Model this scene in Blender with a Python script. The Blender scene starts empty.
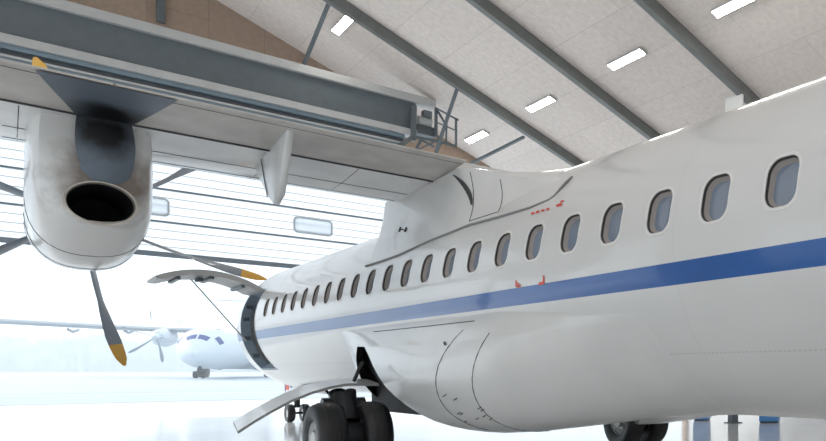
import bpy, bmesh, math, random
from mathutils import Vector, Matrix
random.seed(7)
C = bpy.context.scene.collection
PI = math.pi
rad = math.radians

# ------------------------------------------------------------------ camera
PSI, F, CX, CY, H = rad(50.5), 707.57, 861.56, 372.0, 1.09
FZ = -.16                                  # floor level
SP, CP = math.sin(PSI), math.cos(PSI)
cam_d = bpy.data.cameras.new('camera'); cam = bpy.data.objects.new('camera', cam_d); C.objects.link(cam)
cam.location = (0, 0, H); cam.rotation_euler = (PI/2, 0, -PSI)
cam_d.sensor_width = 36; cam_d.lens = F/826*36
cam_d.shift_x = (413-CX)/826; cam_d.shift_y = (CY-220.5)/826
cam_d.clip_end = 2000
bpy.context.scene.camera = cam

def ray(u, v):
    x = (u-CX)/F
    return Vector((SP+x*CP, CP-x*SP, (CY-v)/F))
def at(u, v, X=None, Y=None, Z=None):          # where a line of sight meets a plane of the place
    d = ray(u, v)
    t = X/d.x if X is not None else (Y/d.y if Y is not None else (Z-H)/d.z)
    return Vector((0, 0, H))+d*t
def at_roof(u, v, k, s=.41):
    d = ray(u, v); t = (k-H)/(d.z+s*d.x)
    return Vector((0, 0, H))+d*t

# ------------------------------------------------------------------ materials
def mat(name, col, rough=.5, metal=0., coat=0., spec=.5, noise=0., nscale=4., bump=0., emis=0.):
    m = bpy.data.materials.new(name); m.use_nodes = True
    nt = m.node_tree; b = nt.nodes['Principled BSDF']
    b.inputs['Base Color'].default_value = (*col, 1); b.inputs['Roughness'].default_value = rough
    b.inputs['Metallic'].default_value = metal; b.inputs['Coat Weight'].default_value = coat
    b.inputs['Coat Roughness'].default_value = .06
    b.inputs['Specular IOR Level'].default_value = spec
    if emis:
        b.inputs['Emission Color'].default_value = (*col, 1); b.inputs['Emission Strength'].default_value = emis
    if noise or bump:
        tc = nt.nodes.new('ShaderNodeTexCoord'); n = nt.nodes.new('ShaderNodeTexNoise')
        n.inputs['Scale'].default_value = nscale; n.inputs['Detail'].default_value = 6
        nt.links.new(tc.outputs['Object'], n.inputs['Vector'])
        if noise:
            mx = nt.nodes.new('ShaderNodeMix'); mx.data_type = 'RGBA'; mx.blend_type = 'MULTIPLY'
            mx.inputs['A'].default_value = (*col, 1)
            r = nt.nodes.new('ShaderNodeMapRange')
            r.inputs['From Min'].default_value = .3; r.inputs['From Max'].default_value = .7
            r.inputs['To Min'].default_value = 1-noise; r.inputs['To Max'].default_value = 1+noise*.3
            nt.links.new(n.outputs['Fac'], r.inputs['Value'])
            mx.inputs['Factor'].default_value = 1
            nt.links.new(r.outputs['Result'], mx.inputs['B'])
            nt.links.new(mx.outputs['Result'], b.inputs['Base Color'])
        if bump:
            bp = nt.nodes.new('ShaderNodeBump'); bp.inputs['Strength'].default_value = bump; bp.inputs['Distance'].default_value = .01
            nt.links.new(n.outputs['Fac'], bp.inputs['Height']); nt.links.new(bp.outputs['Normal'], b.inputs['Normal'])
    return m

def mathn(nt, op, a, b=None, c=None):
    n = nt.nodes.new('ShaderNodeMath'); n.operation = op
    for i, x in enumerate((a, b, c)):
        if x is None: continue
        if isinstance(x, (int, float)): n.inputs[i].default_value = x
        else: nt.links.new(x, n.inputs[i])
    return n.outputs[0]
def mixc(nt, fac, a, b):
    n = nt.nodes.new('ShaderNodeMix'); n.data_type = 'RGBA'
    nt.links.new(fac, n.inputs['Factor'])
    for k, x in (('A', a), ('B', b)):
        if isinstance(x, tuple): n.inputs[k].default_value = (*x, 1)
        else: nt.links.new(x, n.inputs[k])
    return n.outputs['Result']

ZC, XC, R0 = 2.10, 4.692, 1.4325
ZL = ZC+.16                                 # axis height in part coordinates
def livery():
    m = mat('white livery paint with blue stripe', (.80, .79, .77), .3, coat=.5, spec=.25)
    nt = m.node_tree; b = nt.nodes['Principled BSDF']
    tc = nt.nodes.new('ShaderNodeTexCoord'); sx = nt.nodes.new('ShaderNodeSeparateXYZ')
    nt.links.new(tc.outputs['Object'], sx.inputs[0]); z = sx.outputs['Z']; y = sx.outputs['Y']
    n = nt.nodes.new('ShaderNodeTexNoise'); n.inputs['Scale'].default_value = 1.3; n.inputs['Detail'].default_value = 5
    nt.links.new(tc.outputs['Object'], n.inputs['Vector'])
    white = mixc(nt, n.outputs['Fac'], (.62, .615, .605), (.67, .665, .655))
    # riveted skin laps, one long seam and hoop joints
    lap = mathn(nt, 'COMPARE', z, ZL-.86, .006)
    hoop = mathn(nt, 'COMPARE', mathn(nt, 'MODULO', mathn(nt, 'ADD', y, 40.0), 2.066), 1.0, .006)
    dots = mathn(nt, 'GREATER_THAN', mathn(nt, 'MODULO', mathn(nt, 'ADD', y, 40.0), .05), .02)
    seam = mathn(nt, 'MULTIPLY', mathn(nt, 'MAXIMUM', mathn(nt, 'MULTIPLY', lap, dots), mathn(nt, 'MULTIPLY', hoop, .35)), .45)
    white = mixc(nt, seam, white, (.40, .39, .38))
    lo = mathn(nt, 'GREATER_THAN', z, ZL-.338); hi = mathn(nt, 'LESS_THAN', z, ZL-.168)
    st = mathn(nt, 'MULTIPLY', lo, hi)
    blue = mixc(nt, n.outputs['Fac'], (.0, .07, .28), (.002, .095, .36))
    nt.links.new(mixc(nt, st, white, blue), b.inputs['Base Color'])
    return m

M = {}
M['skin'] = livery()
M['white'] = mat('white aircraft paint', (.68, .68, .675), .3, coat=.5, noise=.08, nscale=2)
M['fair'] = mat('fairing white paint', (.73, .725, .715), .33, coat=.4, noise=.06, nscale=2)
M['belly'] = mat('belly fairing paint', (.65, .645, .635), .33, coat=.4, noise=.05, nscale=2)
M['wing'] = mat('wing pale grey paint', (.76, .77, .77), .3, coat=.4, noise=.14, nscale=2.2)
M['flap'] = mat('flap beige grey paint', (.56, .54, .51), .42, coat=.2, noise=.2, nscale=3)
M['seam'] = mat('dark sealant', (.045, .045, .05), .6)
M['greyseal'] = mat('grey seal', (.22, .22, .22), .6)
M['soot'] = None
M['black'] = mat('black void', (.006, .006, .008), .7)
M['lip'] = mat('exhaust lip metal', (.62, .58, .52), .35, metal=.6, noise=.2)
M['pipe'] = mat('burnt exhaust interior', (.008, .009, .016), .6)
M['blade'] = mat('blue grey composite blade', (.22, .26, .31), .4, coat=.2)
M['yellow'] = mat('yellow blade tip', (.75, .42, .06), .45)
M['rubber'] = mat('black tyre rubber', (.012, .012, .014), .45, bump=.1, nscale=40)
M['rim'] = mat('pale wheel rim', (.55, .55, .55), .35, metal=.3)
M['gear'] = mat('dark gear steel', (.025, .027, .03), .35, metal=.5)
M['chrome'] = mat('polished oleo chrome', (.8, .8, .82), .12, metal=1)
M['jamb'] = mat('grey blue door jamb', (.27, .34, .41), .5, noise=.2)
M['doorin'] = mat('grey door lining', (.36, .36, .36), .5, noise=.15)
M['gasket'] = mat('dark window gasket', (.06, .052, .05), .5)
M['reveal'] = mat('beige window reveal', (.33, .30, .285), .5)
M['pane'] = mat('blue grey window glass', (.17, .22, .29), .06, coat=1., spec=.8)
M['rimline'] = mat('pale window rim', (.70, .69, .67), .35)
M['red'] = mat('red marking', (.62, .07, .05), .5)
M['bluem'] = mat('dark blue marking', (.02, .05, .2), .5)
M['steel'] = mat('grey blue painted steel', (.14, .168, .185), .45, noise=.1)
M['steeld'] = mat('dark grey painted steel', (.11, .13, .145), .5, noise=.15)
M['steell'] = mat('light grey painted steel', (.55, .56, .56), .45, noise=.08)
M['rail'] = mat('blue grey rail', (.23, .31, .37), .4)
M['rafter'] = mat('grey rafter steel', (.19, .20, .195), .5, noise=.15)
M['rafterlit'] = mat('rafter steel with lit side', (.36, .38, .39), .45)
M['lamp'] = mat('lit lamp diffuser', (1., .97, .9), .5, emis=30.)
M['cabblue'] = mat('blue cabinet paint', (.13, .38, .80), .4)
M['plastic'] = mat('white plate', (.8, .8, .78), .5)

def soot_mat():
    m = mat('scorched heat shield', (.10, .12, .16), .38, metal=.3)
    nt = m.node_tree; b = nt.nodes['Principled BSDF']
    tc = nt.nodes.new('ShaderNodeTexCoord')
    n = nt.nodes.new('ShaderNodeTexNoise'); n.inputs['Scale'].default_value = 3.; n.inputs['Detail'].default_value = 5
    nt.links.new(tc.outputs['Object'], n.inputs['Vector'])
    g = nt.nodes.new('ShaderNodeVectorMath'); g.operation = 'DISTANCE'
    nt.links.new(tc.outputs['Object'], g.inputs[0]); g.inputs[1].default_value = SOOT_C
    d = mathn(nt, 'ADD', g.outputs['Value'], mathn(nt, 'MULTIPLY', mathn(nt, 'SUBTRACT', n.outputs['Fac'], .5), .5))
    r = nt.nodes.new('ShaderNodeMapRange'); r.inputs['From Min'].default_value = .17; r.inputs['From Max'].default_value = .42
    nt.links.new(d, r.inputs['Value'])
    nt.links.new(mixc(nt, r.outputs['Result'], (.006, .007, .009), (.15, .185, .23)), b.inputs['Base Color'])
    return m

def panel_mat(name, c1, c2, line, scale, w, h, rough=.8, rot=None):
    m = mat(name, c1, rough)
    nt = m.node_tree; b = nt.nodes['Principled BSDF']
    tc = nt.nodes.new('ShaderNodeTexCoord'); mp = nt.nodes.new('ShaderNodeMapping')
    nt.links.new(tc.outputs['UV'], mp.inputs[0])
    br = nt.nodes.new('ShaderNodeTexBrick')
    br.inputs['Color1'].default_value = (*c1, 1); br.inputs['Color2'].default_value = (*c2, 1); br.inputs['Mortar'].default_value = (*line, 1)
    br.inputs['Scale'].default_value = scale; br.inputs['Mortar Size'].default_value = .008
    br.inputs['Brick Width'].default_value = w; br.inputs['Row Height'].default_value = h; br.inputs['Mortar Smooth'].default_value = .3
    nt.links.new(mp.outputs[0], br.inputs['Vector'])
    n = nt.nodes.new('ShaderNodeTexNoise'); n.inputs['Scale'].default_value = 7; n.inputs['Detail'].default_value = 8; n.inputs['Roughness'].default_value = .7
    nt.links.new(mp.outputs[0], n.inputs['Vector'])
    r = nt.nodes.new('ShaderNodeMapRange'); r.inputs['From Min'].default_value = .3; r.inputs['From Max'].default_value = .7
    r.inputs['To Min'].default_value = .86; r.inputs['To Max'].default_value = 1.08
    nt.links.new(n.outputs['Fac'], r.inputs['Value'])
    mx = nt.nodes.new('ShaderNodeMix'); mx.data_type = 'RGBA'; mx.blend_type = 'MULTIPLY'; mx.inputs['Factor'].default_value = 1
    nt.links.new(br.outputs['Color'], mx.inputs['A']); nt.links.new(r.outputs['Result'], mx.inputs['B'])
    nt.links.new(mx.outputs['Result'], b.inputs['Base Color'])
    return m
M['ceil'] = panel_mat('wood wool ceiling boards', (.76, .69, .645), (.80, .73, .685), (.62, .56, .52), 1, 2.4, 1.2)
M['gable'] = panel_mat('brown boarded gable', (.40, .30, .235), (.43, .325, .255), (.29, .21, .165), 1, 2.4, 1.2)
M['plaster'] = mat('pale wall cladding', (.72, .73, .73), .6)

def floor_mat():
    m = mat('white epoxy floor', (.80, .81, .82), .12, noise=.05, nscale=.8); return m
M['floor'] = floor_mat()
def apron_mat():
    m = mat('hazed pale apron', (.72, .75, .78), .75)  # haze and blown-out daylight are put into the apron colours
    nt = m.node_tree; b = nt.nodes['Principled BSDF']
    tc = nt.nodes.new('ShaderNodeTexCoord'); sx = nt.nodes.new('ShaderNodeSeparateXYZ'); nt.links.new(tc.outputs['Object'], sx.inputs[0])
    n = nt.nodes.new('ShaderNodeTexNoise'); n.inputs['Scale'].default_value = .6; n.inputs['Detail'].default_value = 4
    mp = nt.nodes.new('ShaderNodeMapping'); mp.inputs['Scale'].default_value = (.06, 1, 1)
    nt.links.new(tc.outputs['Object'], mp.inputs[0]); nt.links.new(mp.outputs[0], n.inputs['Vector'])
    r = nt.nodes.new('ShaderNodeMapRange'); r.inputs['From Min'].default_value = .35; r.inputs['From Max'].default_value = .65
    nt.links.new(n.outputs['Fac'], r.inputs['Value'])
    c = mixc(nt, r.outputs['Result'], (.40, .45, .50), (.54, .58, .62))
    near = mathn(nt, 'LESS_THAN', sx.outputs['Y'], 34.4)
    c = mixc(nt, near, c, (.85, .86, .86))
    lin = mathn(nt, 'COMPARE', sx.outputs['Y'], 34.5, .14)
    c = mixc(nt, lin, c, (.22, .24, .26))
    nt.links.new(c, b.inputs['Base Color'])
    return m
M['apron'] = apron_mat()

# ------------------------------------------------------------------ mesh builder
class MB:
    def __init__(s): s.v = []; s.f = []; s.mi = []; s.uv = None
    def add(s, vs, fs, m=0):
        o = len(s.v); s.v += [Vector(p) for p in vs]
        for f in fs: s.f.append([o+i for i in f]); s.mi.append(m)
    def box(s, a, b, m=0, M4=None):
        x0, y0, z0 = a; x1, y1, z1 = b
        vs = [Vector(p) for p in ((x0,y0,z0),(x1,y0,z0),(x1,y1,z0),(x0,y1,z0),(x0,y0,z1),(x1,y0,z1),(x1,y1,z1),(x0,y1,z1))]
        if M4: vs = [M4 @ p for p in vs]
        s.add(vs, [(0,3,2,1),(4,5,6,7),(0,1,5,4),(1,2,6,5),(2,3,7,6),(3,0,4,7)], m)
    def bar(s, p, q, w, h, m=0, up=(0, 0, 1)):
        p, q = Vector(p), Vector(q); d = (q-p).normalized()
        sd = d.cross(Vector(up)); sd = sd.normalized() if sd.length > 1e-5 else Vector((1, 0, 0)); u = sd.cross(d).normalized()
        vs = []
        for e in (p, q):
            for a, b in ((-1,-1),(1,-1),(1,1),(-1,1)): vs.append(e+sd*a*w/2+u*b*h/2)
        s.add(vs, [(0,1,2,3),(7,6,5,4),(0,4,5,1),(1,5,6,2),(2,6,7,3),(3,7,4,0)], m)
    def tube(s, pts, r, n=8, m=0, cap=True):
        pts = [Vector(p) for p in pts]; rs = r if isinstance(r, (list, tuple)) else [r]*len(pts)
        rings = []; ref = None
        for i, p in enumerate(pts):
            d = (pts[min(i+1, len(pts)-1)]-pts[max(i-1, 0)]).normalized()
            if ref is None: ref = Vector((0, 0, 1)) if abs(d.z) < .9 else Vector((1, 0, 0))
            a = d.cross(ref).normalized(); b = a.cross(d).normalized(); ref = b
            rings.append([p+a*math.cos(2*PI*k/n)*rs[i]+b*math.sin(2*PI*k/n)*rs[i] for k in range(n)])
        s.loft(rings, True, m, cap)
    def loft(s, rings, closed=True, m=0, cap=False, flip=False):
        n = len(rings[0]); vs = [p for r in rings for p in r]; fs = []
        for i in range(len(rings)-1):
            for k in range(n if closed else n-1):
                a, b = i*n+k, i*n+(k+1) % n
                f = (a, b, b+n, a+n); fs.append(f[::-1] if flip else f)
        if cap: fs.append(tuple(range(n))[::-1]); fs.append(tuple((len(rings)-1)*n+k for k in range(n)))
        s.add(vs, fs, m)
    def lathe(s, c, axis, prof, n=32, m=0):      # prof: (radius, along)
        c = Vector(c); ax = Vector(axis).normalized(); a = ax.orthogonal().normalized(); b = ax.cross(a)
        s.loft([[c+ax*t+(a*math.cos(2*PI*k/n)+b*math.sin(2*PI*k/n))*max(r, 1e-4) for k in range(n)] for r, t in prof], True, m)
    def build(s, name, mats, parent=None, smooth=True, angle=35, origin=None, uvf=None, fix=True):
        me = bpy.data.meshes.new(name)
        off = Vector(origin) if origin is not None else (world_loc(parent) if parent else Vector((0, 0, 0)))
        me.from_pydata([p-off for p in s.v], [], s.f)
        ms = mats if isinstance(mats, (list, tuple)) else [mats]
        for x in ms: me.materials.append(x)
        for p, i in zip(me.polygons, s.mi): p.material_index = i
        if fix:
            b = bmesh.new(); b.from_mesh(me); bmesh.ops.recalc_face_normals(b, faces=b.faces); b.to_mesh(me); b.free()
        if smooth:
            me.polygons.foreach_set('use_smooth', [True]*len(me.polygons))
            me.set_sharp_from_angle(angle=rad(angle))
        if uvf:
            ul = me.uv_layers.new(name='UVMap')
            for l in me.loops: ul.data[l.index].uv = uvf(me.vertices[l.vertex_index].co)
        me.update()
        o = bpy.data.objects.new(name, me); C.objects.link(o)
        if parent:
            o.parent = parent
            if origin is not None: o.location = Vector(origin)-world_loc(parent)
        elif origin is not None: o.location = origin
        return o
def world_loc(o):
    p = Vector(o.location)
    while o.parent: o = o.parent; p += Vector(o.location)
    return p
def tag(o, label, cat, group=None, kind=None):
    o['label'] = label
    if cat: o['category'] = cat
    if group: o['group'] = group
    if kind: o['kind'] = kind
    return o
def empty(name, loc, label, cat, group=None, rz=0):
    o = bpy.data.objects.new(name, None); C.objects.link(o); o.location = loc; o.rotation_euler = (0, 0, rz)
    o.empty_display_size = .2
    return tag(o, label, cat, group)
def structure(o, label=None):
    o['kind'] = 'structure'
    if label: o['label'] = label
    return o
def copy_tree(o, parent=None):
    c = o.copy(); C.objects.link(c)
    if parent: c.parent = parent
    for ch in list(o.children): copy_tree(ch, c)
    return c
def lerp(a, b, t): return a+(b-a)*t
def interp(tab, x):
    if x <= tab[0][0]: return tab[0][1:]
    for (a, b) in zip(tab, tab[1:]):
        if x <= b[0]:
            t = (x-a[0])/(b[0]-a[0]); t2 = t
            return tuple(lerp(p, q, t2) for p, q in zip(a[1:], b[1:]))
    return tab[-1][1:]

# ================================================================== SETTING
T = 26.3                                   # plane of the door and the gable
RK, RS = 12.95, .41                        # roof underside: z = RK - RS*x
RIDGE, EAVE, BACK = -3.0, 19.6, -9.0
def roofz(x): return RK-RS*x

m = MB(); m.box((-18, BACK, FZ-.2), (EAVE+.4, T, FZ))
structure(m.build('floor', M['floor'], smooth=False), 'glossy white hangar floor')

AP = [(T, FZ), (34.5, .05), (46, .33), (75, .66), (120, .95), (600, 1.1)]
m = MB()
rows = [[Vector((-500, y, z-.004)), Vector((500, y, z-.004))] for y, z in AP]
m.loft(rows, False); structure(m.build('ground', M['apron'], smooth=False), 'pale apron outside the hangar')

m = MB()
th = .3
def slab(x0, z0, x1, z1, y0, y1):
    vs = []
    for y in (y0, y1): vs += [(x0, y, z0), (x1, y, z1), (x1, y, z1+th), (x0, y, z0+th)]
    m.add(vs, [(0,1,2,3),(7,6,5,4),(0,4,5,1),(1,5,6,2),(2,6,7,3),(3,7,4,0)])
slab(RIDGE, roofz(RIDGE), EAVE, roofz(EAVE), BACK, T+.3)
slab(RIDGE, roofz(RIDGE), -18, roofz(RIDGE)-RS*15, BACK, T+.3)
o = m.build('ceiling', M['ceil'], smooth=False, uvf=lambda c: (c.y, (c.x*1.08)))
structure(o, 'sloping ceiling of pale wood wool boards')

DB, DT, DX0, DX1 = 4.22, 8.4, -12.0, 19.5           # door leaf bottom/top, opening sides
m = MB()
def wallquad(pts, y0=T, y1=T+.3):
    n = len(pts); vs = [(x, y0, z) for x, z in pts]+[(x, y1, z) for x, z in pts]
    m.add(vs, [tuple(range(n)), tuple(range(n, 2*n))[::-1]]+[(i, i+n, (i+1) % n+n, (i+1) % n) for i in range(n)])
zr = lambda x: roofz(x) if x > RIDGE else roofz(RIDGE)-RS*(RIDGE-x)
wallquad([(DX0, DT), (DX0, zr(DX0)), (RIDGE, zr(RIDGE)), ((RK-DT)/RS, DT)])
wallquad([(DX0, FZ), (DX0, zr(DX0)), (-18, zr(-18)), (-18, FZ)])
wallquad([(DX1, FZ), (EAVE, FZ), (EAVE, zr(EAVE)), (DX1, zr(DX1))])
structure(m.build('wall_front', M['gable'], smooth=False, uvf=lambda c: (c.z, c.x)), 'brown boarded gable above the hangar door')

# sectional door leaf: ribbed translucent panels, dark joints
def door_mat():
    mm = bpy.data.materials.new('translucent white door panel'); mm.use_nodes = True
    nt = mm.node_tree; nt.nodes.clear()
    out = nt.nodes.new('ShaderNodeOutputMaterial'); d = nt.nodes.new('ShaderNodeBsdfDiffuse'); t = nt.nodes.new('ShaderNodeBsdfTranslucent'); mx = nt.nodes.new('ShaderNodeMixShader')
    d.inputs[0].default_value = (.86, .88, .9, 1); t.inputs[0].default_value = (.86, .9, .94, 1); mx.inputs[0].default_value = .62
    nt.links.new(d.outputs[0], mx.inputs[1]); nt.links.new(t.outputs[0], mx.inputs[2]); nt.links.new(mx.outputs[0], out.inputs[0])
    return mm
M['door'] = door_mat()
M['joint'] = mat('grey door joint', (.20, .24, .28), .6)
M['dglass'] = mat('pale door window', (.85, .88, .9), .2)
m = MB(); ROW = .87; xr = (RK-DT)/RS+1.2
def row_x1(z): return min(DX1, (RK-.05-z)/RS)
nrow = int((DT-DB)/ROW)+1
for i in range(nrow):
    z0 = DB+i*ROW; z1 = min(z0+ROW, DT)
    nr = 4
    for k in range(nr):
        a = lerp(z0, z1, k/nr); b = lerp(z0, z1, (k+1)/nr)
        m.add([(DX0, T+.06, a+.006), (row_x1(b), T+.06, a+.006), (row_x1(b), T+.04, (a+b)/2), (DX0, T+.04, (a+b)/2),
               (row_x1(b), T+.06, b-.006), (DX0, T+.06, b-.006)], [(0, 1, 2, 3), (3, 2, 4, 5)])
door = m.build('door_1', M['door'], smooth=False, fix=False)
structure(door, 'partly raised white sectional hangar door')
m = MB()
for i in range(nrow):
    z0 = DB+i*ROW
    hh = .13 if i == 0 else .045
    m.box((DX0, T+.0, z0-hh/2), (row_x1(z0+.1), T+.075, z0+hh/2))
    for k in (1, 2, 3):
        zz = z0+ROW*k/4
        if zz < DT: m.box((DX0, T+.05, zz-.008), (row_x1(zz+.1), T+.075, zz+.008), 1)
M['rib'] = mat('pale door rib', (.55, .60, .64), .6)
m.build('door_joints', [M['joint'], M['rib']], door, smooth=False)
def rrect(w, h, r, n=6):
    pts = []
    for cx, cy, a0 in ((w/2-r, h/2-r, 0), (-w/2+r, h/2-r, PI/2), (-w/2+r, -h/2+r, PI), (w/2-r, -h/2+r, 1.5*PI)):
        for k in range(n+1):
            a = a0+PI/2*k/n; pts.append((cx+r*math.cos(a), cy+r*math.sin(a)))
    return pts
for cxw in (-8.4, -4.8, -1.2, 2.35, 5.95):
    m = MB(); zc = 5.475
    o_, i_ = rrect(.96, .48, .11), rrect(.88, .40, .08)
    ring = [[Vector((cxw+p[0], y, zc+p[1])) for p in q] for q, y in ((o_, T+.06), (o_, T+.01), (i_, T+.01), (i_, T+.06))]
    m.loft(ring, True)
    fr = m.build('door_window_frame', M['rib'], door, smooth=False)
    m = MB(); m.add([(cxw+p[0], T+.03, zc+p[1]) for p in i_], [tuple(range(len(i_)))])
    m.build('door_window_pane', M['door'], fr, smooth=False)

m = MB(); wallquad([(-18, FZ), (-18, zr(-18)), (RIDGE, zr(RIDGE)), (EAVE, zr(EAVE)), (EAVE, FZ)], BACK-.3, BACK)
structure(m.build('wall_back', M['plaster'], smooth=False), 'pale rear wall of the hangar')
m = MB(); m.box((EAVE, BACK, FZ), (EAVE+.25, T, roofz(EAVE)+.2))
structure(m.build('wall_right', M['plaster'], smooth=False), 'pale right wall of the hangar')

# ------------------------------------------------------------------ roof beams
def rafter(y, label):
    m = MB(); sl = Vector((1, 0, -RS)).normalized(); nn = Vector((-RS*-1, 0, 1)).normalized()
    p = Vector((RIDGE+.05, y, roofz(RIDGE+.05))); q = Vector((EAVE-.1, y, roofz(EAVE-.1)))
    dn = -nn
    m.bar(p+dn*.14, q+dn*.14, .05, .22, 0, nn)                 # web
    m.bar(p+dn*.02, q+dn*.02, .2, .03, 0, nn)
    m.bar(p+dn*.265, q+dn*.265, .2, .03, 0, nn)
    for s in (-1, 1): m.bar(p+dn*.15+Vector((0, s*.095, 0)), q+dn*.15+Vector((0, s*.095, 0)), .02, .26, 0 if s < 0 else 1, nn)  # light off the floor put into the far side's lighter colour
    o = m.build('roof_beam', [M['rafter'], M['rafterlit']], smooth=False)
    return tag(o, label, 'roof beam', 'steel roof beams')
rafter(21.9, 'grey sloping roof beam farthest back, ending behind the wing root fairing')
rafter(17.65, 'middle one of the three grey sloping roof beams, between two lit strip lamps')
rafter(13.4, 'nearest grey sloping roof beam, ending at the small white plate above the cabin')

# strip lights, real lamps along the ceiling boards
def strip_light(p, label, L=1.45):
    root = empty('strip_light', p, label, 'lamp', 'lit ceiling strip lamps')
    nn = Vector((RS, 0, 1)).normalized(); sl = Vector((1, 0, -RS)).normalized()
    m = MB(); a = p+Vector((0, -L/2, 0)); b = p+Vector((0, L/2, 0))
    m.bar(a-nn*.03, b-nn*.03, .22, .06, 0, nn); m.build('housing', M['steell'], root, smooth=False)
    m = MB(); m.bar(a+Vector((0, .02, 0))-nn*.061, b-Vector((0, .02, 0))-nn*.061, .18, .004, 0, nn)
    m.build('diffuser', M['lamp'], root, smooth=False)
    return root
for (u, v, lab) in ((344, 23, 'small lit strip lamp near the ridge, left of the farthest roof beam'),
                    (477, 136, 'lowest lit strip lamp, beside the crane end platform'),
                    (541, 103, 'lit strip lamp left of the middle roof beam'),
                    (627, 58, 'largest lit strip lamp between middle and nearest roof beams'),
                    (737, 2, 'lit strip lamp cut by the top edge, right of the nearest roof beam')):
    strip_light(at_roof(u, v, RK-.02), lab)

# small white plate beside the nearest beam
p = at_roof(735, 106, RK-.5)
m = MB(); m.box((p.x-.04, p.y-.32, p.z-.3), (p.x+.0, p.y+.32, p.z+.25)); m.bar((p.x-.02, p.y, p.z+.2), (p.x-.02, p.y, roofz(p.x-.02)), .03, .03)
tag(m.build('ceiling_plate', M['plastic'], smooth=False), 'small white plate at the foot of the nearest roof beam', 'plate')

# ------------------------------------------------------------------ overhead crane
YB = 24.0
def cb(u, v): return at(u, v, Y=YB)
fwx = cb(430, 108)
crane = empty('overhead_crane', (fwx.x, YB, 7.6), 'long grey overhead crane girder running above the wing', 'crane')
XL, XR = -14.0, cb(416, 120).x
zt = cb(240, 49).z; zt2 = cb(240, 57.5).z; zb2 = cb(240, 90).z; zb = cb(240, 97).z; zr2 = cb(240, 110).z
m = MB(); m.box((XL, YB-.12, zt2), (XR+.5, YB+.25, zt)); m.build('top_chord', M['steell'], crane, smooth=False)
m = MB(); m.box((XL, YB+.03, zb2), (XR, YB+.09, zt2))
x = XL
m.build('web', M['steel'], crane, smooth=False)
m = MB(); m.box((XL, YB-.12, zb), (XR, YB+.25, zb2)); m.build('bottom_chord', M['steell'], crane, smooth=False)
dz = (zb-zr2)
m = MB()
m.box((XL, YB+.0, zb-dz*.32), (XR-.3, YB+.1, zb-dz*.02), 1)
m.box((XL, YB+.1, zb-dz*.72), (XR-.3, YB+.2, zb-dz*.30), 0)
m.box((XL, YB-.06, zb-dz*.86), (XR-.3, YB+.06, zb-dz*.74), 2)
m.box((XL, YB+.0, zb-dz*1.15), (XR-.3, YB+.12, zb-dz*.92), 1)
m.build('cable_rail', [M['steeld'], M['rail'], M['steell']], crane, smooth=False)
# end platform with motor
pm = MB()
def cl(p, q, r=.035, y0=YB-.15, y1=None):
    a = at(*p, Y=y0); b = at(*q, Y=y1 if y1 else y0); pm.bar(a, b, r*2, r*2)
cl((414, 106), (413, 141), .06); cl((413, 137), (393, 150), .06); cl((436, 108), (436, 137)); cl((413, 137), (441, 142), .04)
cl((421, 140), (413, 155)); cl((441, 142), (434, 158)); cl((413, 152), (436, 141), .025)
cl((441, 142), (456, 146), .035, YB-.15, YB-.9); cl((421, 140), (434, 147), .03)
fr = pm.build('end_platform', M['steel'], crane, smooth=False)
pm = MB()
cl((436, 108), (458, 120), .025, YB-.15, YB-.9); cl((456, 118), (456, 146), .025, YB-.9); cl((436, 122), (457, 131), .02, YB-.15, YB-.9)
cl((447, 113), (446, 143), .02, YB-.5); cl((436, 108), (447, 127), .025); cl((447, 127), (437, 140), .02)
pm.build('handrail', M['steel'], crane, smooth=False)
a = at(425, 122, Y=YB+.05)
m = MB(); m.lathe(a, (1, 0, 0), [(0, -.22), (.14, -.2), (.16, .0), (.16, .15), (.1, .2), (0, .22)], 20)
m.box((a.x-.25, a.y-.12, a.z-.42), (a.x+.25, a.y+.2, a.z-.15), 1); m.box((a.x-.1, a.y-.22, a.z+.1), (a.x+.12, a.y, a.z+.3), 2)
m.build('motor', [M['steell'], M['steeld'], M['steel']], crane)

def brace(p, q, label, w=.075):
    m = MB(); m.bar(p, q, w, w)
    return tag(m.build('roof_brace', M['steel'], smooth=False), label, 'brace', 'steel roof braces')
brace(at(331, -2, Y=21.9), at(304, 64, Y=24.1), 'thin grey brace from the roof beam down to the crane girder, at upper left')
brace(at(458, 86, Y=21.9), at(436, 152, Y=23.6), 'grey brace standing over the crane end platform')
brace(at(524, 137, Y=21.9), at(464, 167, Y=23.9), 'grey brace running from the farthest roof beam to the wing root')
m = MB(); a = at(161, -8, Y=T-.1); b = at(161, 22, Y=T-.1); m.bar((a.x, T-.07, a.z), (a.x, T-.07, b.z), .16, .1)
tag(m.build('wall_bracket', M['steel'], smooth=False), 'short grey upright on the brown gable above the crane', 'bracket')

# ------------------------------------------------------------------ things at the right, under the aircraft
def locker(u0, u1, vb, label, dpt=.45):
    a = at(u0, vb, Z=FZ); b = at(u1, vb, Z=FZ); w = (b-a).length
    d = (b-a).normalized(); n = Vector((-d.y, d.x, 0))
    c = (a+b)/2
    root = empty('locker', c, label, 'locker', 'blue lockers beyond the aircraft')
    R4 = Matrix.Translation(c) @ Matrix(((d.x, n.x, 0, 0), (d.y, n.y, 0, 0), (0, 0, 1, 0), (0, 0, 0, 1)))
    m = MB(); m.box((-w/2, 0, .04), (w/2, dpt, 1.9), 0, R4); m.build('body', M['cabblue'], root, smooth=False)
    m = MB(); m.box((-w/2+.015, -.02, .1), (w/2-.015, 0, 1.86), 0, R4); dd = m.build('door', M['cabblue'], root, smooth=False)
    m = MB(); m.box((w/2-.07, -.05, .95), (w/2-.045, -.02, 1.12), 0, R4); m.build('handle', M['chrome'], dd, smooth=False)
    m = MB(); m.box((-w/2+.02, .03, 0), (w/2-.02, dpt-.02, .04), 0, R4)
    m.build('plinth', M['steeld'], root, smooth=False)
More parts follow.
